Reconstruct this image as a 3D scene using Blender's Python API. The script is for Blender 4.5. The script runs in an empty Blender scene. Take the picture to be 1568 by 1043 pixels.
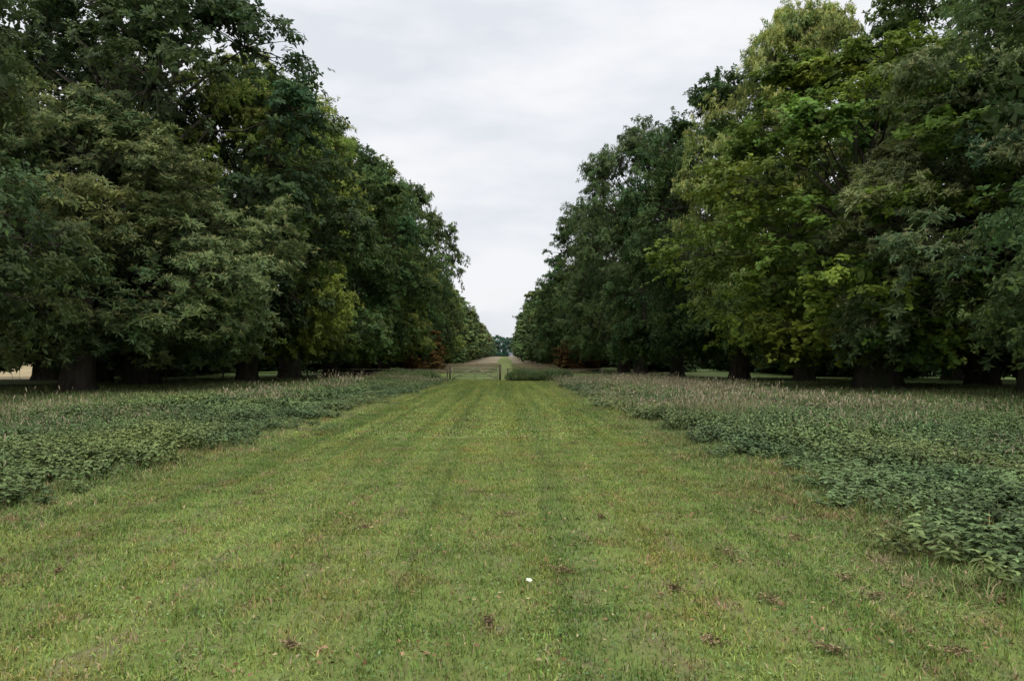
import bpy, math, numpy as np
from mathutils import Vector
from mathutils import noise as mnoise
rng = np.random.default_rng(7)
scene = bpy.context.scene
scene.view_settings.view_transform = 'Standard'
scene.view_settings.look = 'None'
scene.view_settings.exposure = 0
COL = scene.collection

def terr(y):
    t = np.maximum(0, np.asarray(y, float) - 75)
    t = np.minimum(t, 640)
    return 0.0125 * t * (t / (t + 30))

# ------------------------------------------------------------ materials
def nodes(mat):
    mat.use_nodes = True
    nt = mat.node_tree
    nt.nodes.clear()
    return nt, nt.nodes, nt.links

def leaf_material(name, transl=0.3, rough=0.5, noise_scale=0.35, noise_amt=0.35, spec=0.3, usecolor=True, blends=()):
    m = bpy.data.materials.new(name)
    nt, N, L = nodes(m)
    out = N.new('ShaderNodeOutputMaterial')
    at = N.new('ShaderNodeAttribute'); at.attribute_name = 'col'
    geo = N.new('ShaderNodeNewGeometry')
    nz = N.new('ShaderNodeTexNoise'); nz.inputs['Scale'].default_value = noise_scale
    nz.inputs['Detail'].default_value = 3
    L.new(geo.outputs['Position'], nz.inputs['Vector'])
    mr = N.new('ShaderNodeMapRange')
    mr.inputs['From Min'].default_value = 0.3; mr.inputs['From Max'].default_value = 0.7
    mr.inputs['To Min'].default_value = 1 - noise_amt; mr.inputs['To Max'].default_value = 1 + noise_amt
    L.new(nz.outputs['Fac'], mr.inputs['Value'])
    mul = N.new('ShaderNodeVectorMath'); mul.operation = 'SCALE'
    L.new(at.outputs['Color'], mul.inputs[0]); L.new(mr.outputs['Result'], mul.inputs['Scale'])
    cur = mul.outputs['Vector']
    if usecolor:
        oi = N.new('ShaderNodeObjectInfo')
        m2 = N.new('ShaderNodeVectorMath'); m2.operation = 'MULTIPLY'
        L.new(cur, m2.inputs[0]); L.new(oi.outputs['Color'], m2.inputs[1])
        cur = m2.outputs['Vector']
    def blend(cur, scale, stretch, lo, hi, tint, off=0.0):
        n2 = N.new('ShaderNodeTexNoise'); n2.inputs['Scale'].default_value = scale; n2.inputs['Detail'].default_value = 3
        n2.inputs['Roughness'].default_value = 0.6
        mp = N.new('ShaderNodeMapping'); mp.inputs['Scale'].default_value = stretch; mp.inputs['Location'].default_value = (off, off, 0)
        L.new(geo.outputs['Position'], mp.inputs['Vector']); L.new(mp.outputs['Vector'], n2.inputs['Vector'])
        r2 = N.new('ShaderNodeMapRange')
        r2.inputs['From Min'].default_value = lo; r2.inputs['From Max'].default_value = hi
        L.new(n2.outputs['Fac'], r2.inputs['Value'])
        m3 = N.new('ShaderNodeVectorMath'); m3.operation = 'MULTIPLY'
        m3.inputs[1].default_value = tint
        L.new(cur, m3.inputs[0])
        mx = N.new('ShaderNodeMix'); mx.data_type = 'RGBA'
        L.new(r2.outputs['Result'], mx.inputs['Factor']); L.new(cur, mx.inputs['A']); L.new(m3.outputs['Vector'], mx.inputs['B'])
        return mx.outputs['Result']
    for bl in blends: cur = blend(cur, *bl)
    p = N.new('ShaderNodeBsdfPrincipled')
    p.inputs['Roughness'].default_value = rough
    p.inputs['Specular IOR Level'].default_value = spec
    L.new(cur, p.inputs['Base Color'])
    if transl > 0:
        t = N.new('ShaderNodeBsdfTranslucent')
        L.new(cur, t.inputs['Color'])
        ms = N.new('ShaderNodeMixShader'); ms.inputs[0].default_value = transl
        L.new(p.outputs[0], ms.inputs[1]); L.new(t.outputs[0], ms.inputs[2])
        L.new(ms.outputs[0], out.inputs['Surface'])
    else:
        L.new(p.outputs[0], out.inputs['Surface'])
    return m

def noise_material(name, c1, c2, scale=1.0, c3=None, scale3=8, rough=0.9, bump=0.3, stretch=(1, 1, 1), bscale=20):
    m = bpy.data.materials.new(name)
    nt, N, L = nodes(m)
    out = N.new('ShaderNodeOutputMaterial')
    geo = N.new('ShaderNodeNewGeometry')
    mp = N.new('ShaderNodeMapping'); mp.inputs['Scale'].default_value = stretch
    L.new(geo.outputs['Position'], mp.inputs['Vector'])
    nz = N.new('ShaderNodeTexNoise'); nz.inputs['Scale'].default_value = scale; nz.inputs['Detail'].default_value = 6
    L.new(mp.outputs['Vector'], nz.inputs['Vector'])
    cr = N.new('ShaderNodeValToRGB')
    cr.color_ramp.elements[0].position = 0.35; cr.color_ramp.elements[0].color = (*c1, 1)
    cr.color_ramp.elements[1].position = 0.65; cr.color_ramp.elements[1].color = (*c2, 1)
    L.new(nz.outputs['Fac'], cr.inputs['Fac'])
    cur = cr.outputs['Color']
    if c3:
        n3 = N.new('ShaderNodeTexNoise'); n3.inputs['Scale'].default_value = scale3; n3.inputs['Detail'].default_value = 5
        L.new(mp.outputs['Vector'], n3.inputs['Vector'])
        r3 = N.new('ShaderNodeMapRange'); r3.inputs['From Min'].default_value = 0.5; r3.inputs['From Max'].default_value = 0.7
        L.new(n3.outputs['Fac'], r3.inputs['Value'])
        mx = N.new('ShaderNodeMix'); mx.data_type = 'RGBA'
        L.new(r3.outputs['Result'], mx.inputs['Factor']); L.new(cur, mx.inputs['A']); mx.inputs['B'].default_value = (*c3, 1)
        cur = mx.outputs['Result']
    p = N.new('ShaderNodeBsdfPrincipled'); p.inputs['Roughness'].default_value = rough
    p.inputs['Specular IOR Level'].default_value = 0.15
    L.new(cur, p.inputs['Base Color'])
    if bump:
        nb = N.new('ShaderNodeTexNoise'); nb.inputs['Scale'].default_value = bscale; nb.inputs['Detail'].default_value = 6
        L.new(mp.outputs['Vector'], nb.inputs['Vector'])
        b = N.new('ShaderNodeBump'); b.inputs['Strength'].default_value = bump; b.inputs['Distance'].default_value = 0.05
        L.new(nb.outputs['Fac'], b.inputs['Height']); L.new(b.outputs['Normal'], p.inputs['Normal'])
    L.new(p.outputs[0], out.inputs['Surface'])
    return m

M_leaf = leaf_material('tree_leaves', 0.3, 0.6, 0.25, 0.2, 0.14)
M_leaf_far = leaf_material('far_tree_leaves', 0.0, 0.7, 0.25, 0.2, 0.1)
M_bark = noise_material('bark', (0.035, 0.03, 0.024), (0.09, 0.075, 0.058), 3.0, (0.05, 0.06, 0.03), 1.2, 0.95, 0.8, (1, 1, 0.25), 9)
M_lawn = leaf_material('lawn_blades', 0.0, 0.65, 0.9, 0.14, 0.12, False, blends=(
    (0.8, (1.3, .6, 1), .46, .68, (1.08, .87, .85)),
    (1.0, (1.5, .025, 1), .46, .56, (1.30, 1.22, 1.25), 7.3),
    (1.0, (1.3, .04, 1), .49, .60, (.72, .80, .82), 31.7),
    (2.4, (1.0, .8, 1), .56, .68, (1.4, .93, 1.45), 3.1),
    (5.0, (1.0, 1, 1), .58, .70, (.62, .72, .8), 13.1)))
M_nettle = leaf_material('nettle_leaves', 0.0, 0.55, 0.5, 0.3, 0.15, False, blends=(
    (0.35, (1, .35, 1), .48, .66, (1.4, 1.15, .95)), (0.8, (1, .4, 1), .5, .7, (.65, .75, .75), 9.0)))
M_tall = leaf_material('tall_grass', 0.0, 0.7, 0.4, 0.25, 0.1, False)
M_litter = leaf_material('leaf_litter', 0.0, 0.8, 3, 0.2, 0.1, False)
M_ground = noise_material('ground_rough_grass', (0.09, 0.125, 0.035), (0.14, 0.19, 0.055), 0.3, (0.13, 0.12, 0.065), 1.5)
M_path = noise_material('mown_lawn_ground', (0.12, 0.145, 0.04), (0.17, 0.22, 0.055), 1.2, (0.17, 0.15, 0.075), 2.5, stretch=(1.5, 0.4, 1))
M_shade = noise_material('nettle_soil_painted_shade', (0.025, 0.035, 0.012), (0.05, 0.065, 0.022), 2)  # shade beneath the nettles is put into this dark soil colour
M_straw = noise_material('straw_field', (0.32, 0.24, 0.13), (0.42, 0.33, 0.18), 0.1, (0.2, 0.2, 0.1), 0.3)
M_mead = noise_material('meadow_ground', (0.23, 0.19, 0.12), (0.33, 0.26, 0.18), 0.12, (0.18, 0.19, 0.08), 0.2, stretch=(1, 0.5, 1))
M_paddock = noise_material('paddock_ground', (0.12, 0.17, 0.04), (0.16, 0.22, 0.05), 0.2)
M_pasture = noise_material('shaded_pasture', (0.10, 0.145, 0.038), (0.14, 0.195, 0.05), 0.2)

# ------------------------------------------------------------ mesh helpers
class Buf:
    def __init__(s): s.V = []; s.F = []; s.C = []; s.M = []; s.n = 0
    def add(s, V, F, C, m):
        V = np.asarray(V, float).reshape(-1, 3); F = np.asarray(F, int).reshape(-1, 4)
        C = np.broadcast_to(np.asarray(C, float), (len(V), 3))
        s.V.append(V); s.F.append(F + s.n); s.C.append(C); s.M.append(np.full(len(F), m)); s.n += len(V)
    def mesh(s, name, mats):
        V = np.concatenate(s.V); F = np.concatenate(s.F); C = np.concatenate(s.C); M = np.concatenate(s.M)
        me = bpy.data.meshes.new(name)
        me.vertices.add(len(V)); me.vertices.foreach_set('co', V.astype(np.float32).ravel())
        me.loops.add(len(F) * 4); me.loops.foreach_set('vertex_index', F.astype(np.int32).ravel())
        me.polygons.add(len(F))
        me.polygons.foreach_set('loop_start', np.arange(0, len(F) * 4, 4, dtype=np.int32))
        me.polygons.foreach_set('loop_total', np.full(len(F), 4, dtype=np.int32))
        me.polygons.foreach_set('material_index', M.astype(np.int32))
        a = me.attributes.new('col', 'FLOAT_COLOR', 'POINT')
        a.data.foreach_set('color', np.concatenate([C, np.ones((len(C), 1))], 1).astype(np.float32).ravel())
        for m in mats: me.materials.append(m)
        me.update(calc_edges=True)
        return me

def norm(a): return a / (np.linalg.norm(a, axis=-1, keepdims=True) + 1e-9)

def leaves(buf, P, D, Nn, Lg, W, C, m=0, mid=0.45):
    n = len(P)
    Lg = np.broadcast_to(Lg, (n,))[:, None]; W = np.broadcast_to(W, (n,))[:, None]
    D = norm(D); S = norm(np.cross(D, Nn)); U = np.cross(S, D)
    a = P; c = P + D * Lg - U * Lg * 0.12
    b = P + D * Lg * mid + S * W * 0.5 + U * W * .1; d = P + D * Lg * mid - S * W * 0.5 + U * W * .1
    V = np.stack([a, b, c, d], 1).reshape(-1, 3)
    F = np.arange(4 * n).reshape(n, 4)
    buf.add(V, F, np.repeat(C, 4, 0), m)

def tube(buf, pts, rad, C=(0.06, 0.05, 0.04), m=1, sides=7):
    pts = np.asarray(pts, float); k = len(pts)
    T = norm(np.gradient(pts, axis=0))
    ref = np.array([0.3, 0.9, 0.1]) if abs(T[0, 2]) > 0.7 else np.array([0, 0, 1.0])
    A = norm(np.cross(T, ref)); B = np.cross(T, A)
    th = np.linspace(0, 2 * math.pi, sides, endpoint=False)
    R = np.asarray(rad)[:, None, None]
    V = pts[:, None] + R * (np.cos(th)[None, :, None] * A[:, None] + np.sin(th)[None, :, None] * B[:, None])
    V = V.reshape(-1, 3)
    F = [[i * sides + j, i * sides + (j + 1) % sides, (i + 1) * sides + (j + 1) % sides, (i + 1) * sides + j]
         for i in range(k - 1) for j in range(sides)]
    buf.add(V, F, C, m)

def rdir(r, n): return norm(r.normal(size=(n, 3)))

def obj(name, data, loc=(0, 0, 0), rz=0, sc=(1, 1, 1), parent=None, color=None):
    o = bpy.data.objects.new(name, data)
    o.location = loc; o.rotation_euler = (0, 0, rz)
    o.scale = sc if hasattr(sc, '__len__') else (sc, sc, sc)
    if color is not None: o.color = (*color, 1)
    if parent: o.parent = parent
    COL.objects.link(o)
    return o

# ------------------------------------------------------------ trees
def tree_mesh(name, seed, R, H, zb, lobes=44, skirt=12, clumps=17, ros=15, nl=6, L=0.26, W=0.12, base=(0.045, 0.07, 0.022),
              catkin=0.0, prof='round', lobe_r=0.29, core=4500, core_size=0.55, trunk_r=0.9, twigs=True, droop=0.2,
              tipcol=(1.25, 1.2, .8), sprays=.6, drop=0.0, mleaf=None):
    r = np.random.default_rng(seed)
    b = Buf(); base = np.array(base)
    if prof == 'round': xs = [0, .12, .35, .6, .8, .93, 1]; ys = [.80, .94, 1.0, .92, .74, .48, .16]
    else: xs = [0, .12, .35, .6, .8, .93, 1]; ys = [.74, .9, 1.0, .9, .72, .46, .16]
    n0 = lobes; lobes = n0 + skirt
    i = np.arange(n0); t = ((i + 0.5) / n0) ** 0.95
    t = np.concatenate([t, np.zeros(skirt)])
    ang = np.concatenate([i * 2.39996, np.arange(skirt) / max(skirt, 1) * 6.283]) + r.normal(0, .28, lobes)
    t = np.clip(t + r.normal(0, .03, lobes), 0, 1)
    rr = np.interp(t, xs, ys) * R * r.uniform(.80, 1.14, lobes)
    lr = lobe_r * R * r.uniform(.5, 1.3, lobes) * (1 - .2 * t)
    rc = np.maximum(rr - lr * r.uniform(.4, 1.1, lobes), 0)
    LC = np.stack([np.cos(ang) * rc, np.sin(ang) * rc, zb + lr * .5 + t * (H - zb - 1.3 * lr)], 1)
    LC[:, 2] += r.normal(0, .6, lobes)
    LC[:, 2] = np.maximum(LC[:, 2], zb + lr * .6 + r.uniform(0, 1.2, lobes))
    ctr = np.array([0, 0, zb + (H - zb) * .45])
    outw = norm((LC - ctr) * np.array([1, 1, .8]))
    lob_val = r.uniform(.76, 1.3, lobes)
    lob_hue = r.normal(0, .055, lobes)
    CP = []; CO = []; CR = []; CV = []; CL = []
    for k in range(lobes):
        if r.random() < drop: continue
        d = rdir(r, clumps * 3)
        w = d @ outw[k]
        d = d[w > -.2][:clumps]
        rad = lr[k] * r.uniform(.7, 1.15, len(d))
        p = LC[k] + d * rad[:, None] * np.array([1, 1, .75])
        CP.append(p); CO.append(norm(d + outw[k] * .5)); CR.append(np.maximum(.45, lr[k] * r.uniform(.22, .42, len(d))))
        CV.append(lob_val[k] * r.uniform(.75, 1.25, len(d)) * (1 + .22 * d[:, 2])); CL.append(np.full(len(d), k))  # upward clumps lighter, undersides darker: sky light put into the leaf colour
    CP = np.concatenate(CP); CO = np.concatenate(CO); CR = np.concatenate(CR); CV = np.concatenate(CV); CL = np.concatenate(CL)
    th0 = np.arctan2(CP[:, 1], CP[:, 0]); zlow = zb + .45 * np.sin(th0 * 3 + seed) + .3 * np.sin(th0 * 7 + 2 * seed)
    low = CP[:, 2] < zlow + .1
    CP[low, 2] = zlow[low] + .1 + r.uniform(0, .9, low.sum())
    nC = len(CP)
    idx = np.repeat(np.arange(nC), ros)
    d = norm(rdir(r, len(idx)) + CO[idx] * .55 + np.array([0, 0, .35]))
    radj = r.uniform(.45, 1.05, len(idx)) + np.where(r.random(len(idx)) < .12, r.uniform(0, .6, len(idx)), 0)
    P = CP[idx] + d * (CR[idx] * radj)[:, None] * np.array([1.25, 1.25, .55])
    A = norm(d * .8 + np.array([0, 0, .65]) + .45 * rdir(r, len(idx)))
    val = CV[idx] * r.uniform(.88, 1.14, len(idx)); hue = lob_hue[CL[idx]] + r.normal(0, .03, len(idx))
    ns = int(nC * sprays)
    if ns:
        q = r.integers(0, nC, ns); SD = norm(CO[q] + .6 * rdir(r, ns) + np.array([0, 0, .15])); SL = r.uniform(.5, 1.8, ns)
        for f in np.linspace(.3, 1, 6):
            pp = CP[q] + SD * (SL * f + CR[q] * .4)[:, None]; pp[:, 2] -= .3 * f * f * SL
            P = np.concatenate([P, pp + r.normal(0, .07, (ns, 3))])
            A = np.concatenate([A, norm(SD + .6 * rdir(r, ns) + np.array([0, 0, .5]))])
            val = np.concatenate([val, CV[q] * r.uniform(.95, 1.25, ns)]); hue = np.concatenate([hue, lob_hue[CL[q]] + r.normal(0, .03, ns)])
            d = np.concatenate([d, SD])
        if twigs:
            for a in range(0, ns, 3):
                s = CP[q[a]]; e = s + SD[a] * (SL[a] + CR[q[a]] * .4); e[2] -= .3 * SL[a]
                tube(b, [s, (s + e) / 2 + [0, 0, .1], e], [.02, .013, .005], sides=3)
    P[:, 2] = np.maximum(P[:, 2], zb - .45 + r.uniform(-.25, .5, len(P)))
    n = len(P)
    ref = rdir(r, n); E1 = norm(np.cross(A, ref)); E2 = np.cross(A, E1)
    for j in range(nl):
        th = 2 * math.pi * j / nl + r.normal(0, .4, n)
        D = np.cos(th)[:, None] * E1 + np.sin(th)[:, None] * E2 + A * r.uniform(-.1, .7, n)[:, None]
        D[:, 2] -= droop * r.uniform(0, 1.8, n)
        lv = val * r.uniform(.85, 1.15, n)
        C = base[None] * lv[:, None] * np.stack([1 + hue * 1.6, np.ones(n), 1 - hue], 1)
        tip = r.uniform(0, 1, n) < .15
        C = np.where(tip[:, None], C * np.array(tipcol), C)
        sz = r.uniform(.65, 1.25, n)
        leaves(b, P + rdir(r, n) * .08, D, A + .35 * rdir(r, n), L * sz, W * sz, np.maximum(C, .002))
    if catkin > 0:
        sel = np.where((r.uniform(0, 1, n) < catkin) & (d[:, 2] > -.2))[0]
        for j in range(5):
            D = norm(A[sel] + .7 * rdir(r, len(sel)))
            C = np.array([0.42, 0.42, 0.2])[None] * r.uniform(.6, 1.2, len(sel))[:, None]
            leaves(b, P[sel], D, rdir(r, len(sel)), r.uniform(.2, .34, len(sel)), .046, C)
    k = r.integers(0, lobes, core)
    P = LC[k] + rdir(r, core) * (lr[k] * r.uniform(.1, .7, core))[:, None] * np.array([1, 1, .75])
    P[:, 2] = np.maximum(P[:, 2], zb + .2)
    leaves(b, P, rdir(r, core), rdir(r, core), core_size, core_size * .6, np.repeat(base[None] * .6, core, 0))  # inner leaves darkened: the crown's inner shade is put into their colour
    th = H * .72
    z = np.array([-.3, .15, .6, 1.6, 3, th * .35, th * .6, th * .8, th])
    lean = r.normal(0, .25, (2,)) * 2
    zc = np.clip(z / th, 0, 1)
    pts = np.stack([lean[0] * zc, lean[1] * zc, z], 1)
    tube(b, pts, trunk_r * np.array([1.7, 1.3, 1.1, 1, .92, .72, .46, .26, .07]), sides=14)
    for k in range(lobes):
        zz = np.clip(LC[k, 2] * r.uniform(.45, .75), 3.0, th * .85)
        s = np.array([lean[0] * zz / th, lean[1] * zz / th, zz])
        e = LC[k]
        mid = s * .5 + e * .5 + np.array([0, 0, .1 * np.linalg.norm(e - s)]) + r.normal(0, .3, 3)
        q1 = (s + mid) / 2 + r.normal(0, .2, 3); q3 = (mid + e) / 2 + r.normal(0, .25, 3)
        r0 = .65 * r.uniform(.14, .28)
        tube(b, [s, q1, mid, q3, e], r0 * np.array([1, .8, .6, .42, .2]), sides=6)
    if twigs:
        for q in range(0, nC):
            s = LC[CL[q]]; e = CP[q]
            mid = (s + e) / 2 + r.normal(0, .15, 3)
            tube(b, [s, mid, e], [.05, .035, .012], sides=3)
    return b.mesh(name, [mleaf or M_leaf, M_bark])

T = {}
T['ches1'] = tree_mesh('m_ches1', 11, 10.5, 21, 2.4, nl=7, L=.37, W=.115, base=(0.128, 0.172, 0.072), catkin=.7, tipcol=(1.2, 1.18, .9))
T['ches2'] = tree_mesh('m_ches2', 12, 10, 24, 2.3, nl=7, L=.33, W=.115, base=(0.12, 0.165, 0.052), catkin=.45)
T['oak1'] = tree_mesh('m_oak1', 21, 10, 24, 2.4, base=(0.103, 0.146, 0.054), L=.29, W=.17)
T['oak2'] = tree_mesh('m_oak2', 22, 9.5, 25, 2.3, base=(0.103, 0.148, 0.052), L=.29, W=.17, lobe_r=.31)
T['lime1'] = tree_mesh('m_lime1', 31, 8.8, 24, 2.2, base=(0.125, 0.18, 0.042), L=.24, W=.19, prof='tall', droop=.4, ros=17, trunk_r=1.1)
T['open1'] = tree_mesh('m_open1', 51, 9.5, 24, 2.3, lobes=44, base=(0.10, 0.14, 0.052), L=.26, W=.13, core=1400, drop=.22, ros=14)
far = dict(clumps=12, ros=11, nl=4, L=.52, W=.36, core=1800, core_size=.95, twigs=False, sprays=.4, skirt=12, mleaf=M_leaf_far)
T['far1'] = tree_mesh('m_far1', 41, 9.5, 23, 1.4, 34, base=(0.103, 0.146, 0.052), **far)
T['far2'] = tree_mesh('m_far2', 42, 9, 24, 1.4, 32, base=(0.103, 0.146, 0.052), prof='tall', **far)
T['shrub'] = tree_mesh('m_shrub', 61, 3, 4.2, .3, 16, skirt=8, clumps=10, ros=10, nl=5, L=.32, W=.2, lobe_r=.36, base=(0.075, 0.11, 0.036), core=700, core_size=.6, trunk_r=.12, twigs=False, mleaf=M_leaf_far, sprays=.5)
Hh = {'ches1': 21, 'ches2': 24, 'oak1': 24, 'oak2': 25, 'lime1': 24, 'far1': 23, 'far2': 24, 'open1': 24, 'shrub': 4.2}
Rr = {'ches1': 10.5, 'ches2': 10, 'oak1': 10, 'oak2': 9.5, 'lime1': 8.8, 'far1': 9.5, 'far2': 9, 'open1': 9.5, 'shrub': 3}
NAME = {'ches1': 'sweet_chestnut_tree', 'ches2': 'sweet_chestnut_tree', 'oak1': 'oak_tree', 'oak2': 'oak_tree', 'lime1': 'lime_tree'}

def tree(kind, x, y, h, rad, rz=None, color=(1, 1, 1), parent=None, name=None):
    s = rad / Rr[kind]; sz = h / Hh[kind]
    return obj(name or NAME.get(kind, 'oak_tree'), T[kind], (x, y, float(terr(y)) - .05), rng.uniform(0, 6.28) if rz is None else rz,
               (s, s, sz), parent, color)

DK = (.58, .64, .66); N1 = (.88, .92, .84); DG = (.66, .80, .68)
# left side
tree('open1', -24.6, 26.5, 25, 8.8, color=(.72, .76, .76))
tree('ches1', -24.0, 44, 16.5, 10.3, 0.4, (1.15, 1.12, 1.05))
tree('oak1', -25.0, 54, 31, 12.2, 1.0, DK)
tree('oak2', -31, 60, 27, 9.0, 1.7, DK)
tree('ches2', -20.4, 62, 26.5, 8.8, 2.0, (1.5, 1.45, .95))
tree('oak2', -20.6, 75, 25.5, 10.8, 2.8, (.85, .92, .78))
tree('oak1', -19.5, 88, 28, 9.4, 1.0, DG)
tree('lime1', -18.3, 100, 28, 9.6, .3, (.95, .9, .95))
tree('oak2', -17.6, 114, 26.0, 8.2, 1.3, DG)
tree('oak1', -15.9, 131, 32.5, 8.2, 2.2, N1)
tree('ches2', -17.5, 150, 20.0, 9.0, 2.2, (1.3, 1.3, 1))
# right side
tree('open1', 25.2, 24.5, 23, 9.1, .8, (1.0, 1.12, 1.0))
tree('ches1', 26.6, 38.5, 18.0, 9.8, 2.4, (1.3, 1.28, 1.35))
tree('lime1', 22.2, 46, 21.0, 10.2, 2.1, (1.3, 1.32, 1.0))
tree('ches1', 24.0, 62, 30.5, 8.4, 3.6, (1.7, 1.6, 1.2))
tree('oak1', 31.5, 51, 31, 10, 1.6, (1.0, 1.1, .85))
tree('oak1', 21.5, 71, 29.0, 9.4, 4.4, DG)
tree('oak2', 18.5, 83, 23.0, 7.6, 5.4, (.95, .98, .9))
tree('ches2', 17.0, 97, 32, 8.8, .4, (.78, .84, .95))
tree('oak2', 17.4, 113, 25.0, 8.8, .9, N1)
tree('oak1', 15.0, 131, 29, 9.2, 1.9, DG)
tree('oak2', 15.4, 152, 20.5, 8.4, 2.9, N1)
dist = obj('distant_trees', None)
for side in (-1, 1):
    for i, y in enumerate([36, 54, 74, 95, 118]):
        tree('far1' if i % 2 else 'far2', side * (43 + rng.uniform(-2, 2)), y + rng.uniform(-2, 2), 24 + rng.uniform(-2, 2), 10, color=DK, parent=dist, name='outer_crown')
ys = list(np.arange(166, 420, 15.5)) + list(np.arange(425, 700, 24))
for side in (-1, 1):
    for y in ys:
        f = min(1, (y - 160) / 500)
        if side < 0: cx = 18.0 - 1 * f; h = 19.5 + rng.uniform(-3, 3.5)
        else: cx = 14.3 + 2.5 * f; h = 19.5 + 2.5 * f + rng.uniform(-3, 3)
        if side > 0 and 200 < y < 330: h += 3; cx -= 1
        v = rng.uniform(.65, 1.25)
        col = np.array([v * rng.uniform(.9, 1.25), v, v * .95]) + np.array([.1, .25, .8]) * f * .8  # distance haze put into the crown colour, bluer further off
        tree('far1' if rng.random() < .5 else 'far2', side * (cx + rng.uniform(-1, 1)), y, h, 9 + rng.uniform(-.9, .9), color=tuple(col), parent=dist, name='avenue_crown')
for side in (-1, 1):
    for y in np.arange(40, 420, 19):
        tree('far2', side * (150 + rng.uniform(-10, 10)), y, rng.uniform(14, 20), 11, color=(.9, 1.05, 1.3), parent=dist, name='boundary_crown')  # slight blue tint stands in for haze
for x in np.arange(-120, 121, 8):
    tree('far1', x, 930 + rng.uniform(-15, 15), rng.uniform(24, 28), 11, color=(.7, 1.0, 2.0), parent=dist, name='horizon_crown')  # haze painted in as a strong blue crown tint
tree('far1', 11.5, 118, 6.0, 3.4, color=(1.3, .55, .5), parent=dist, name='copper_shrub')
tree('far2', -11.5, 112, 6.5, 3.2, color=(1.3, .55, .5), parent=dist, name='copper_shrub')
und = obj('hedgerow_undergrowth', None)
for side in (-1, 1):
    for y in np.arange(84, 240, 5):
        tree('shrub', side * (40 + rng.uniform(-2.5, 2.5)), y, rng.uniform(3, 5.5), rng.uniform(2.8, 3.8), color=DK, parent=und, name='shrub')
    for y in np.arange(116, 240, 7):
        tree('shrub', side * (24 + rng.uniform(-2.5, 2.5)), y, rng.uniform(2.5, 4), rng.uniform(2.4, 3.4), color=DK, parent=und, name='shrub')
for x in np.arange(44, 90, 5):
    tree('shrub', x + rng.uniform(-1, 1), 90 + rng.uniform(-1, 1), rng.uniform(3, 5), rng.uniform(2.8, 3.6), color=DK, parent=und, name='shrub')

# ------------------------------------------------------------ ground
YB = np.concatenate([np.arange(-60, 160, 2), np.arange(160, 800, 10), [820, 900, 1000, 1500, 3000]])
def sheet(name, x0, x1, y0, y1, mat, dz, wob=0.0, seed=0):
    yb = YB[(YB > y0) & (YB < y1)]; yb = np.concatenate([[y0], yb, [y1]])
    r = np.random.default_rng(seed)
    V = []; F = []
    for i, y in enumerate(yb):
        z = float(np.interp(y, YB, terr(YB))) + dz
        V += [(x0 + r.uniform(-wob, wob), y, z), (x1 + r.uniform(-wob, wob), y, z)]
        if i: F.append((2 * i - 2, 2 * i - 1, 2 * i + 1, 2 * i))
    me = bpy.data.meshes.new(name); me.from_pydata(V, [], F); me.materials.append(mat); me.update()
    return obj(name, me)
sheet('ground', -2500, 2500, -60, 3000, M_ground, 0)
sheet('nettle_bed_soil_shade', -13, -5.6, -10, 74, M_shade, .006, .2, 1)
sheet('nettle_bed_soil_shade', 3.9, 13, -10, 74, M_shade, .006, .2, 2)
sheet('mown_lawn_path', -5.7, 4.0, -20, 74, M_path, .01, .12, 3)
sheet('far_mown_path', -2.2, 2.6, 74, 760, M_path, .014, .2, 4)
sheet('rough_lawn_strip', -13, 12.5, 74, 104, M_paddock, .01, .2, 11)
sheet('meadow', -13, -2.2, 104, 760, M_mead, .006, .3, 5)
sheet('meadow', 2.6, 12.5, 104, 760, M_mead, .006, .3, 6)
sheet('straw_field', -140, -48, 30, 500, M_straw, .006, 1, 7)
sheet('pasture', 30, 140, 62, 500, M_pasture, .006, 1, 8)
sheet('pasture', -46, -19, 78, 300, M_pasture, .006, 1, 9)

# ------------------------------------------------------------ grass patches
def blades(b, r, n, size, h0, h1, w, base, lean=.5, sigma=.25, m=0, brown=.1):
    P = np.stack([r.uniform(-size / 2, size / 2, n), r.uniform(-size / 2, size / 2, n), np.zeros(n)], 1)
    h = r.uniform(h0, h1, n); a = r.uniform(0, 6.283, n); ln = np.abs(r.normal(0, lean, n))
    h = h * (1 + .3 * np.sin(P[:, 0] * 9 + 1) * np.sin(P[:, 1] * 8))
    D = np.stack([np.cos(a) * ln, np.sin(a) * ln, np.ones(n)], 1)
    D = norm(D)
    a2 = a + r.normal(1.57, .6, n)
    S = np.stack([np.cos(a2), np.sin(a2), np.zeros(n)], 1)
    W = (w * r.uniform(.6, 1.3, n))[:, None]
    mid = P + D * (h * .55)[:, None]
    D2 = norm(D + np.stack([np.cos(a) * ln, np.sin(a) * ln, -ln * .4], 1))
    tip = mid + D2 * (h * .5)[:, None]
    V = np.stack([P - S * W * .5, P + S * W * .5, mid + S * W * .45, mid - S * W * .45, tip + S * W * .08, tip - S * W * .08], 1).reshape(-1, 3)
    k = np.arange(n)[:, None] * 6
    F = np.concatenate([k + [0, 1, 2, 3], k + [3, 2, 4, 5]], 0)
    val = np.clip(r.normal(1, sigma, n), .4, 1.8)
    hue = r.uniform(0, 1, n)
    base = np.array(base)
    C = base[None] * val[:, None]
    C = np.where((hue < brown)[:, None], np.array([.30, .245, .13]) * val[:, None], C)
    C = np.where((hue > .8)[:, None], C * np.array([.7, .95, .9]), C)
    b.add(V, F, np.repeat(C, 6, 0), m)
    return tip

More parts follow.
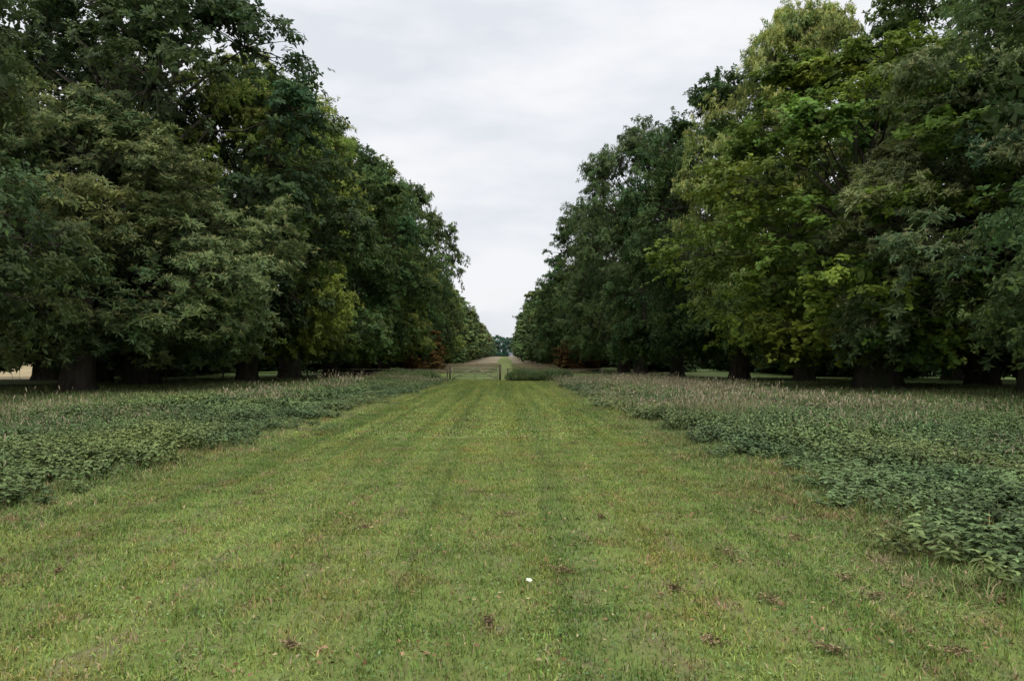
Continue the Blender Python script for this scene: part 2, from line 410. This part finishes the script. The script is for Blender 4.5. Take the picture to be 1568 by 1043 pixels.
LAWN = (0.182, 0.245, 0.055)
near_l = []
for s in range(6):
    r = np.random.default_rng(100 + s); b = Buf()
    blades(b, r, 3500, 1.2, .018, .055, .006, LAWN, .9)
    n = 90; P = np.stack([r.uniform(-.6, .6, n), r.uniform(-.6, .6, n), r.uniform(.015, .03, n)], 1)
    D = rdir(r, n); D[:, 2] *= .2
    leaves(b, P, D, np.tile([0, 0, 1.], (n, 1)), .03, .02, np.array([.13, .2, .07])[None] * r.uniform(.7, 1.4, n)[:, None])
    near_l.append(b.mesh('lawn_patch', [M_lawn]))
far_l = []
for s in range(5):
    r = np.random.default_rng(120 + s); b = Buf()
    blades(b, r, 3400, 2.35, .02, .055, .016, LAWN, .9)
    far_l.append(b.mesh('lawn_patch_far', [M_lawn]))
lawn = obj('mown_grass', None)
for ix, x in enumerate(np.arange(-5.2, 3.9, 1.0)):
    for y in np.arange(2.5, 16, 1.0):
        obj('grass_patch', near_l[rng.integers(6)], (x + rng.uniform(-.08, .08), y + (ix % 3) * .33 + rng.uniform(-.08, .08), .01), rng.integers(4) * 1.5708 + rng.uniform(-.12, .12), (1, 1, rng.uniform(.9, 1.1)), lawn)
for ix, x in enumerate(np.arange(-4.8, 3.6, 2.0)):
    for y in np.arange(16.6, 72, 2.0):
        obj('grass_patch', far_l[rng.integers(5)], (x + rng.uniform(-.1, .1), y + (ix * .83) % 2 * .9 + rng.uniform(-.15, .15), .01), rng.integers(4) * 1.5708 + rng.uniform(-.1, .1), (1, 1, 1), lawn)

def nettle_patch(seed, size, plants, levels, L, hmin, hmax, base=(0.098, 0.148, 0.052)):
    r = np.random.default_rng(seed); b = Buf(); base = np.array(base)
    X = r.uniform(-size / 2, size / 2, (plants, 2)); H = r.uniform(hmin, hmax, plants)
    H *= 1 - .35 * (np.linalg.norm(X, axis=1) / (size * .7)) ** 2 * r.uniform(.3, 1.3, plants)
    lean = r.normal(0, .12, (plants, 2))
    pv = r.uniform(.7, 1.35, plants)
    for lv in range(levels):
        f = 1 - lv * .17
        z = H * f
        P = np.concatenate([X + lean * f, z[:, None]], 1)
        for q in range(4):
            a = r.uniform(0, .6, plants) + q * 1.5708 + lv * .78
            D = np.stack([np.cos(a), np.sin(a), r.uniform(-.55, .2, plants)], 1)
            s = L * (.55 if lv == 0 else 1.0) * r.uniform(.6, 1.25, plants)
            C = base[None] * (pv * r.uniform(.75, 1.25, plants) * (1.3 if lv == 0 else 1.0))[:, None]
            leaves(b, P, D, np.tile([0, 0, 1.], (plants, 1)) + .3 * rdir(r, plants), s, s * .55, C, mid=.38)
    n = plants
    S = np.tile([.004, 0, 0], (n, 1)); Z = np.zeros((n, 1))
    A = np.concatenate([X, Z], 1); B = np.concatenate([X + lean, H[:, None]], 1)
    V = np.stack([A - S, A + S, B + S, B - S], 1).reshape(-1, 3)
    b.add(V, np.arange(4 * n).reshape(n, 4), (0.1, .12, .05), 0)
    return b.mesh('nettle_patch', [M_nettle])
net_n = [nettle_patch(200 + s, 1.65, 150, 4, .10, .22, .58) for s in range(4)]
net_f = [nettle_patch(220 + s, 2.5, 180, 3, .15, .22, .52) for s in range(3)]
def seed_patch(seed, size, n, h0, h1, head=(0.36, 0.30, 0.20), blade=(0.16, 0.20, 0.07), hs=.11, hw=.017, bw=.007):
    r = np.random.default_rng(seed); b = Buf()
    tip = blades(b, r, n, size, h0, h1, bw, blade, .3)
    k = r.uniform(0, 1, n) < .5; t = tip[k]; q = len(t)
    D = r.normal(0, .35, (q, 3)); D[:, 2] = 1
    C = np.array(head)[None] * r.uniform(.7, 1.3, q)[:, None]
    leaves(b, t - D * hs * .4, D, rdir(r, q), hs, hw, C); leaves(b, t - D * hs * .4, D, rdir(r, q), hs, hw, C)
    return b.mesh('seed_grass_patch', [M_tall])
seed_n = [seed_patch(300 + s, 2.0, 260, .38, .66) for s in range(3)]
seed_f = [seed_patch(310 + s, 2.8, 320, .34, .60, hs=.14, hw=.036, bw=.014) for s in range(3)]
edge_p = []; turf_p = []
for s in range(3):
    r = np.random.default_rng(330 + s); b = Buf()
    blades(b, r, 1000, 1.0, .06, .2, .008, (0.155, 0.215, 0.06), .8, brown=.2)
    edge_p.append(b.mesh('long_grass_patch', [M_lawn]))
    b = Buf(); blades(b, r, 1500, 4.2, .12, .36, .035, (0.17, 0.22, 0.08), .6, brown=.22)
    turf_p.append(b.mesh('rough_turf_patch', [M_tall]))

nettles = obj('nettle_bed', None); seeds = obj('tall_seeding_grass', None); edge = obj('long_edge_grass', None)
turf = obj('rough_grass_under_trees', None)
def edgeL(y): return -5.3 + .5 * mnoise.noise(Vector((0, y * .45, 1))) * 1.7 + .15 * math.sin(y * 1.7) + (.2 if y > 40 else 0)
def edgeR(y): return 3.7 + .6 * mnoise.noise(Vector((5, y * .4, 4))) * 1.7 + .12 * math.sin(y * 1.9) + .01 * y
for side in (-1, 1):
    y = 2.0
    while y < 73:
        near = y < 22
        st = 1.1 if near else 1.9
        off = .85 if near else 1.2
        x = abs(edgeL(y) if side < 0 else edgeR(y)) + off
        lim = 13.2 + 1.3 * math.sin(y * .3) + 1.0 * math.sin(y * .83)
        if y < 20: lim += 3
        first = True
        while x < lim:
            X = side * (x + rng.uniform(-.25, .25)); Y = y + rng.uniform(-.3, .3)
            nv = mnoise.noise(Vector((X * .25, Y * .1, 3.3 + side)))
            hs = (1.0 + .6 * nv) * rng.uniform(.8, 1.12)
            if first: hs *= rng.uniform(.5, .85)
            if abs(X / max(Y, 1)) < 1.0:
                if not (nv > .2 and rng.random() < .5):
                    obj('nettles', (net_n if near else net_f)[rng.integers(3)], (X, Y, .0), rng.uniform(0, 6.28), (1, 1, hs), nettles)
                p = .12
                if nv > .1: p = .65
                if side > 0 and 22 < Y < 66 and x < 13: p = .75
                if side < 0 and 13 < Y < 20 and x > 9: p = .7
                if side < 0 and Y > 22: p *= .5
                if rng.random() < p and not (first and Y < 20):
                    obj('seeding_grass', (seed_n if near else seed_f)[rng.integers(3)], (X, Y, 0), rng.uniform(0, 6.28), (1, 1, hs * rng.uniform(.85, 1.1)), seeds)
            x += st; first = False
        y += st
    y = 3.0
    while y < 72:
        e = edgeL(y) if side < 0 else edgeR(y)
        for q in range(4 if side > 0 else 3):
            if rng.random() < .75:
                obj('long_grass', edge_p[rng.integers(3)], (e - side * (q * .45 - .6) + rng.uniform(-.2, .2), y + rng.uniform(-.2, .2), .005), rng.uniform(0, 6.28), (1, 1, rng.uniform(.6, 1.2) * (1 - .22 * q)), edge)
        y += .6 if y < 25 else 1.0
    for y in np.arange(16, 78, 3.7):
        for x in np.arange(14, 32, 3.7):
            if x / y < .75:
                obj('turf', turf_p[rng.integers(3)], (side * (x + rng.uniform(-.4, .4)), y + rng.uniform(-.4, .4), 0), rng.uniform(0, 6.28), (1, 1, rng.uniform(.5, 1.0)), turf)
mead = obj('meadow_grass', None)
for y in np.arange(106, 190, 3.0):
    for x in list(np.arange(-12.5, -2.6, 2.4)) + list(np.arange(3.6, 12.5, 2.4)):
        obj('meadow_tuft', seed_f[rng.integers(3)], (x + rng.uniform(-.5, .5), y, float(terr(y))), rng.uniform(0, 6.28), (1.1, 1.1, .75), mead)

# ------------------------------------------------------------ litter
r = np.random.default_rng(500)
def px(u, v):
    Y = 1.6 * 1191 / (v - 556); return ((u - 772) / 1191 * Y, Y)
b = Buf(); n = 5200
Y = 3.2 + 38 * r.uniform(0, 1, n) ** 1.7; X = r.uniform(-5.2, 3.6, n)
cl = r.random(n) < .6
cc = np.stack([r.uniform(-5, 3.5, 170), 3.5 + 19 * r.random(170) ** 1.3], 1)[r.integers(0, 170, n)]
X = np.where(cl, cc[:, 0] + r.normal(0, .18, n), X); Y = np.where(cl, cc[:, 1] + r.normal(0, .15, n), Y)
P = np.stack([X, Y, r.uniform(.03, .055, n)], 1); D = rdir(r, n); D[:, 2] *= .35
Nn = rdir(r, n) * .7 + np.array([0, 0, 1.])
pal = np.array([[.14, .08, .035], [.20, .12, .06], [.28, .18, .10], [.34, .28, .14], [.09, .055, .03], [.24, .14, .08]])
C = pal[r.integers(0, 6, n)] * r.uniform(.7, 1.3, n)[:, None]
s = r.uniform(.015, .048, n)
leaves(b, P, D, Nn, s, s * .5, C)
obj('fallen_leaves', b.mesh('fallen_leaves', [M_litter]))
b = Buf()
spots = [(1290, 890, .08), (1460, 1005, .09), (862, 878, .06), (748, 955, .04), (1085, 985, .05), (1270, 1000, .07), (405, 755, .09), (1160, 790, .14), (100, 876, .05),
         (920, 795, .06), (710, 645, .5), (1340, 918, .05), (1215, 828, .12), (560, 810, .05), (1180, 925, .10), (1030, 905, .05),
         (1530, 925, .08), (780, 790, .09), (600, 690, .15), (880, 680, .18), (450, 990, .04), (1110, 850, .14)]
for (u, v, rad) in spots:
    cx, cy = px(u, v); n = int(120 + 300 * rad)
    th = r.uniform(0, 3.14); e1, e2 = r.uniform(.8, 2.1), r.uniform(.35, .9)
    g = r.normal(0, .5, (n, 2)) * rad * [e1, e2] * r.uniform(.3, 1.9, (n, 1))
    g = g @ np.array([[math.cos(th), -math.sin(th)], [math.sin(th), math.cos(th)]])
    P = np.stack([cx + g[:, 0], cy + g[:, 1], .025 + .035 * r.uniform(0, 1, n)], 1)
    D = rdir(r, n); D[:, 2] *= .35
    C = np.array([[.26, .19, .10], [.17, .115, .06], [.34, .27, .15], [.09, .06, .035]])[r.integers(0, 4, n)]
    leaves(b, P, D, rdir(r, n) + np.array([0, 0, .6]), r.uniform(.01, .034, n) * (1 + rad), r.uniform(.004, .014, n) * (1 + rad), C)
obj('dead_grass_clumps', b.mesh('dead_grass_clumps', [M_litter]))
b = Buf(); cx, cy = px(810, 901)
leaves(b, np.array([[cx, cy, .06], [cx + .01, cy, .062]]), np.array([[.3, .9, .3], [-.5, .8, .4]]), np.array([[0, -.5, 1.], [0, -.4, 1.]]), .055, .04, np.array([[.6, .66, .5]] * 2))
obj('pale_fallen_leaf', b.mesh('pale_leaf', [M_litter]))

# ------------------------------------------------------------ gate and fences
M_wood = noise_material('weathered_wood', (0.24, 0.26, 0.16), (0.34, 0.36, 0.23), 6, (0.2, 0.25, 0.12), 3, .85, .4, (1, 1, 3))
M_rail = noise_material('old_fence_wood', (0.08, 0.075, 0.05), (0.13, 0.12, 0.08), 6, (0.08, 0.10, 0.05), 3, .9, .4, (1, 1, 3))
M_post = noise_material('dark_post_wood', (0.06, 0.055, 0.035), (0.12, 0.11, 0.075), 6, None, 3, .9, .5, (3, 3, .6))
def beam(b, p, q, w, t):
    p = np.array(p, float); q = np.array(q, float); d = norm(q - p)
    up = np.array([0, 0, 1.]) if abs(d[2]) < .9 else np.array([0, 1., 0])
    s = norm(np.cross(d, up)); u = np.cross(s, d)
    ring = [s * t / 2 + u * w / 2, -s * t / 2 + u * w / 2, -s * t / 2 - u * w / 2, s * t / 2 - u * w / 2]
    V = [p + k for k in ring] + [q + k for k in ring]
    b.add(V, [[0, 1, 2, 3], [7, 6, 5, 4], [0, 4, 5, 1], [1, 5, 6, 2], [2, 6, 7, 3], [3, 7, 4, 0]], (.2, .2, .15), 0)
GY = 71.0; g = obj('field_gate', None, (0, 0, 0))
x0, x1 = -4.75, -.55
b = Buf()
for z in (.2, .42, .64, .88, 1.15): beam(b, (x0, GY, z), (x1, GY, z), .085 if z < 1.1 else .11, .04)
obj('rails', b.mesh('rails', [M_wood]), parent=g)
b = Buf()
for x in (x0 + .04, x1 - .04, (x0 + x1) / 2): beam(b, (x, GY - .045, .14), (x, GY - .045, 1.22), .09, .045)
beam(b, (x0 + .1, GY - .092, .22), ((x0 + x1) / 2, GY - .092, 1.12), .08, .04)
beam(b, (x1 - .1, GY - .092, .22), ((x0 + x1) / 2, GY - .092, 1.12), .08, .04)
obj('braces', b.mesh('braces', [M_wood]), parent=g)
b = Buf()
beam(b, (x0 - .18, GY, -.2), (x0 - .18, GY, 1.3), .18, .18); beam(b, (x1 + .18, GY, -.2), (x1 + .18, GY, 1.45), .2, .2)
beam(b, (x1 + .18, GY, 1.45), (x1 + .18, GY, 1.5), .14, .12)
obj('posts', b.mesh('posts', [M_post]), parent=g)
def fence(x0, x1, y):
    b = Buf(); n = int(abs(x1 - x0) / 2.5)
    for i in range(n + 1):
        x = x0 + (x1 - x0) * i / n
        beam(b, (x, y, -.1), (x + rng.normal(0, .02), y, 1.1), .1, .1)
    for z in (.35, .7, 1.03): beam(b, (x0, y - .08, z), (x1, y - .08, z + rng.normal(0, .02)), .06, .03)
    obj('post_and_rail_fence', b.mesh('fence', [M_rail]))
fence(-5.2, -36, 71.5); fence(.3, 9, 71.5)
wb = obj('bramble_bank', None)
for i in range(34):
    obj('brambles', net_f[rng.integers(3)], (.6 + rng.uniform(0, 5.0), 69.6 + rng.uniform(-.8, .9), 0), rng.uniform(0, 6.28), (.5, .5, rng.uniform(1.5, 2.5)), wb)
for i in range(22):
    obj('brambles', net_f[rng.integers(3)], (-5.7 - rng.uniform(0, 5.5), 70.0 + rng.uniform(-.8, .7), 0), rng.uniform(0, 6.28), (.5, .5, rng.uniform(1.2, 2.2)), wb)

h = obj('distant_cottage', None)
M_wall = noise_material('rendered_wall', (.36, .37, .38), (.42, .43, .43), 1); M_roof = noise_material('slate_roof', (.1, .1, .12), (.15, .15, .17), 2)
M_glass = noise_material('dark_window', (.03, .03, .04), (.05, .05, .06), 1, rough=.2)
hx, hy = 8.5, 900.0; hz = float(terr(hy)) + .0
b = Buf(); beam(b, (hx - 3, hy, hz + 2), (hx + 3, hy, hz + 2), 4, 5); obj('walls', b.mesh('walls', [M_wall]), parent=h)
b = Buf()
V = [(hx - 3.3, hy - 2.9, hz + 3.95), (hx + 3.3, hy - 2.9, hz + 3.95), (hx + 3.3, hy, hz + 6), (hx - 3.3, hy, hz + 6), (hx - 3.3, hy + 2.9, hz + 3.95), (hx + 3.3, hy + 2.9, hz + 3.95)]
b.add(V, [[0, 1, 2, 3], [3, 2, 5, 4]], (1, 1, 1), 0); beam(b, (hx + 2, hy, hz + 5.5), (hx + 2, hy, hz + 7.3), .7, .7)
obj('roof', b.mesh('roof', [M_roof]), parent=h)
b = Buf()
for x in (-1.8, 1.8):
    for z in (1.2, 3): beam(b, (hx + x - .5, hy - 2.53, hz + z), (hx + x + .5, hy - 2.53, hz + z), 1.1, .06)
obj('windows', b.mesh('windows', [M_glass]), parent=h)

# ------------------------------------------------------------ sky, sun, camera
w = bpy.data.worlds.new('World'); scene.world = w; w.use_nodes = True
N = w.node_tree.nodes; Lk = w.node_tree.links; N.clear()
EL, AZ = math.radians(48), math.radians(160)
sky = N.new('ShaderNodeTexSky'); sky.sky_type = 'NISHITA'; sky.sun_disc = False; sky.sun_elevation = EL; sky.sun_rotation = AZ
tc = N.new('ShaderNodeTexCoord'); sep = N.new('ShaderNodeSeparateXYZ'); Lk.new(tc.outputs['Generated'], sep.inputs[0])
mr = N.new('ShaderNodeMapRange'); mr.inputs['From Min'].default_value = .05; mr.inputs['From Max'].default_value = .45
mr.inputs['To Min'].default_value = .99; mr.inputs['To Max'].default_value = 1.06
mr2 = N.new('ShaderNodeMapRange'); mr2.inputs['From Min'].default_value = .42; mr2.inputs['From Max'].default_value = 1
mr2.inputs['To Min'].default_value = 1; mr2.inputs['To Max'].default_value = 2.3
Lk.new(sep.outputs['Z'], mr.inputs['Value']); Lk.new(sep.outputs['Z'], mr2.inputs['Value'])
mp = N.new('ShaderNodeMapping'); mp.inputs['Scale'].default_value = (1, 1, 3.2); Lk.new(tc.outputs['Generated'], mp.inputs['Vector'])
nz = N.new('ShaderNodeTexNoise'); nz.inputs['Scale'].default_value = 3.6; nz.inputs['Detail'].default_value = 5; nz.inputs['Roughness'].default_value = .52
Lk.new(mp.outputs['Vector'], nz.inputs['Vector'])
cr = N.new('ShaderNodeValToRGB')
cr.color_ramp.elements[0].position = .38; cr.color_ramp.elements[0].color = (.76, .79, .85, 1)
cr.color_ramp.elements[1].position = .60; cr.color_ramp.elements[1].color = (.93, .935, .955, 1)
Lk.new(nz.outputs['Fac'], cr.inputs['Fac'])
sc = N.new('ShaderNodeVectorMath'); sc.operation = 'SCALE'; Lk.new(cr.outputs['Color'], sc.inputs[0])
mm = N.new('ShaderNodeMath'); mm.operation = 'MULTIPLY'; Lk.new(mr.outputs['Result'], mm.inputs[0]); Lk.new(mr2.outputs['Result'], mm.inputs[1])
m10 = N.new('ShaderNodeMath'); m10.operation = 'MULTIPLY'; m10.inputs[1].default_value = 10.0; Lk.new(mm.outputs[0], m10.inputs[0])
Lk.new(m10.outputs[0], sc.inputs['Scale'])
mx = N.new('ShaderNodeMix'); mx.data_type = 'RGBA'; mx.inputs['Factor'].default_value = .95
Lk.new(sky.outputs[0], mx.inputs['A']); Lk.new(sc.outputs['Vector'], mx.inputs['B'])
bg = N.new('ShaderNodeBackground'); bg.inputs['Strength'].default_value = .1
out = N.new('ShaderNodeOutputWorld'); Lk.new(mx.outputs['Result'], bg.inputs['Color']); Lk.new(bg.outputs[0], out.inputs['Surface'])

sl = bpy.data.lights.new('sun', 'SUN'); sl.energy = 1.1; sl.angle = math.radians(25); sl.color = (1, .96, .9)
so = obj('sun', sl)
d = Vector((math.sin(AZ) * math.cos(EL), math.cos(AZ) * math.cos(EL), math.sin(EL)))
so.rotation_euler = d.to_track_quat('Z', 'Y').to_euler()

cam = bpy.data.cameras.new('camera'); cam.lens = 27.35; cam.sensor_width = 36; cam.clip_end = 5000; cam.clip_start = .1
co = obj('camera', cam, (0, 0, 1.6))
co.rotation_euler = (math.radians(90 + 1.66), 0, math.radians(-.58))
scene.camera = co
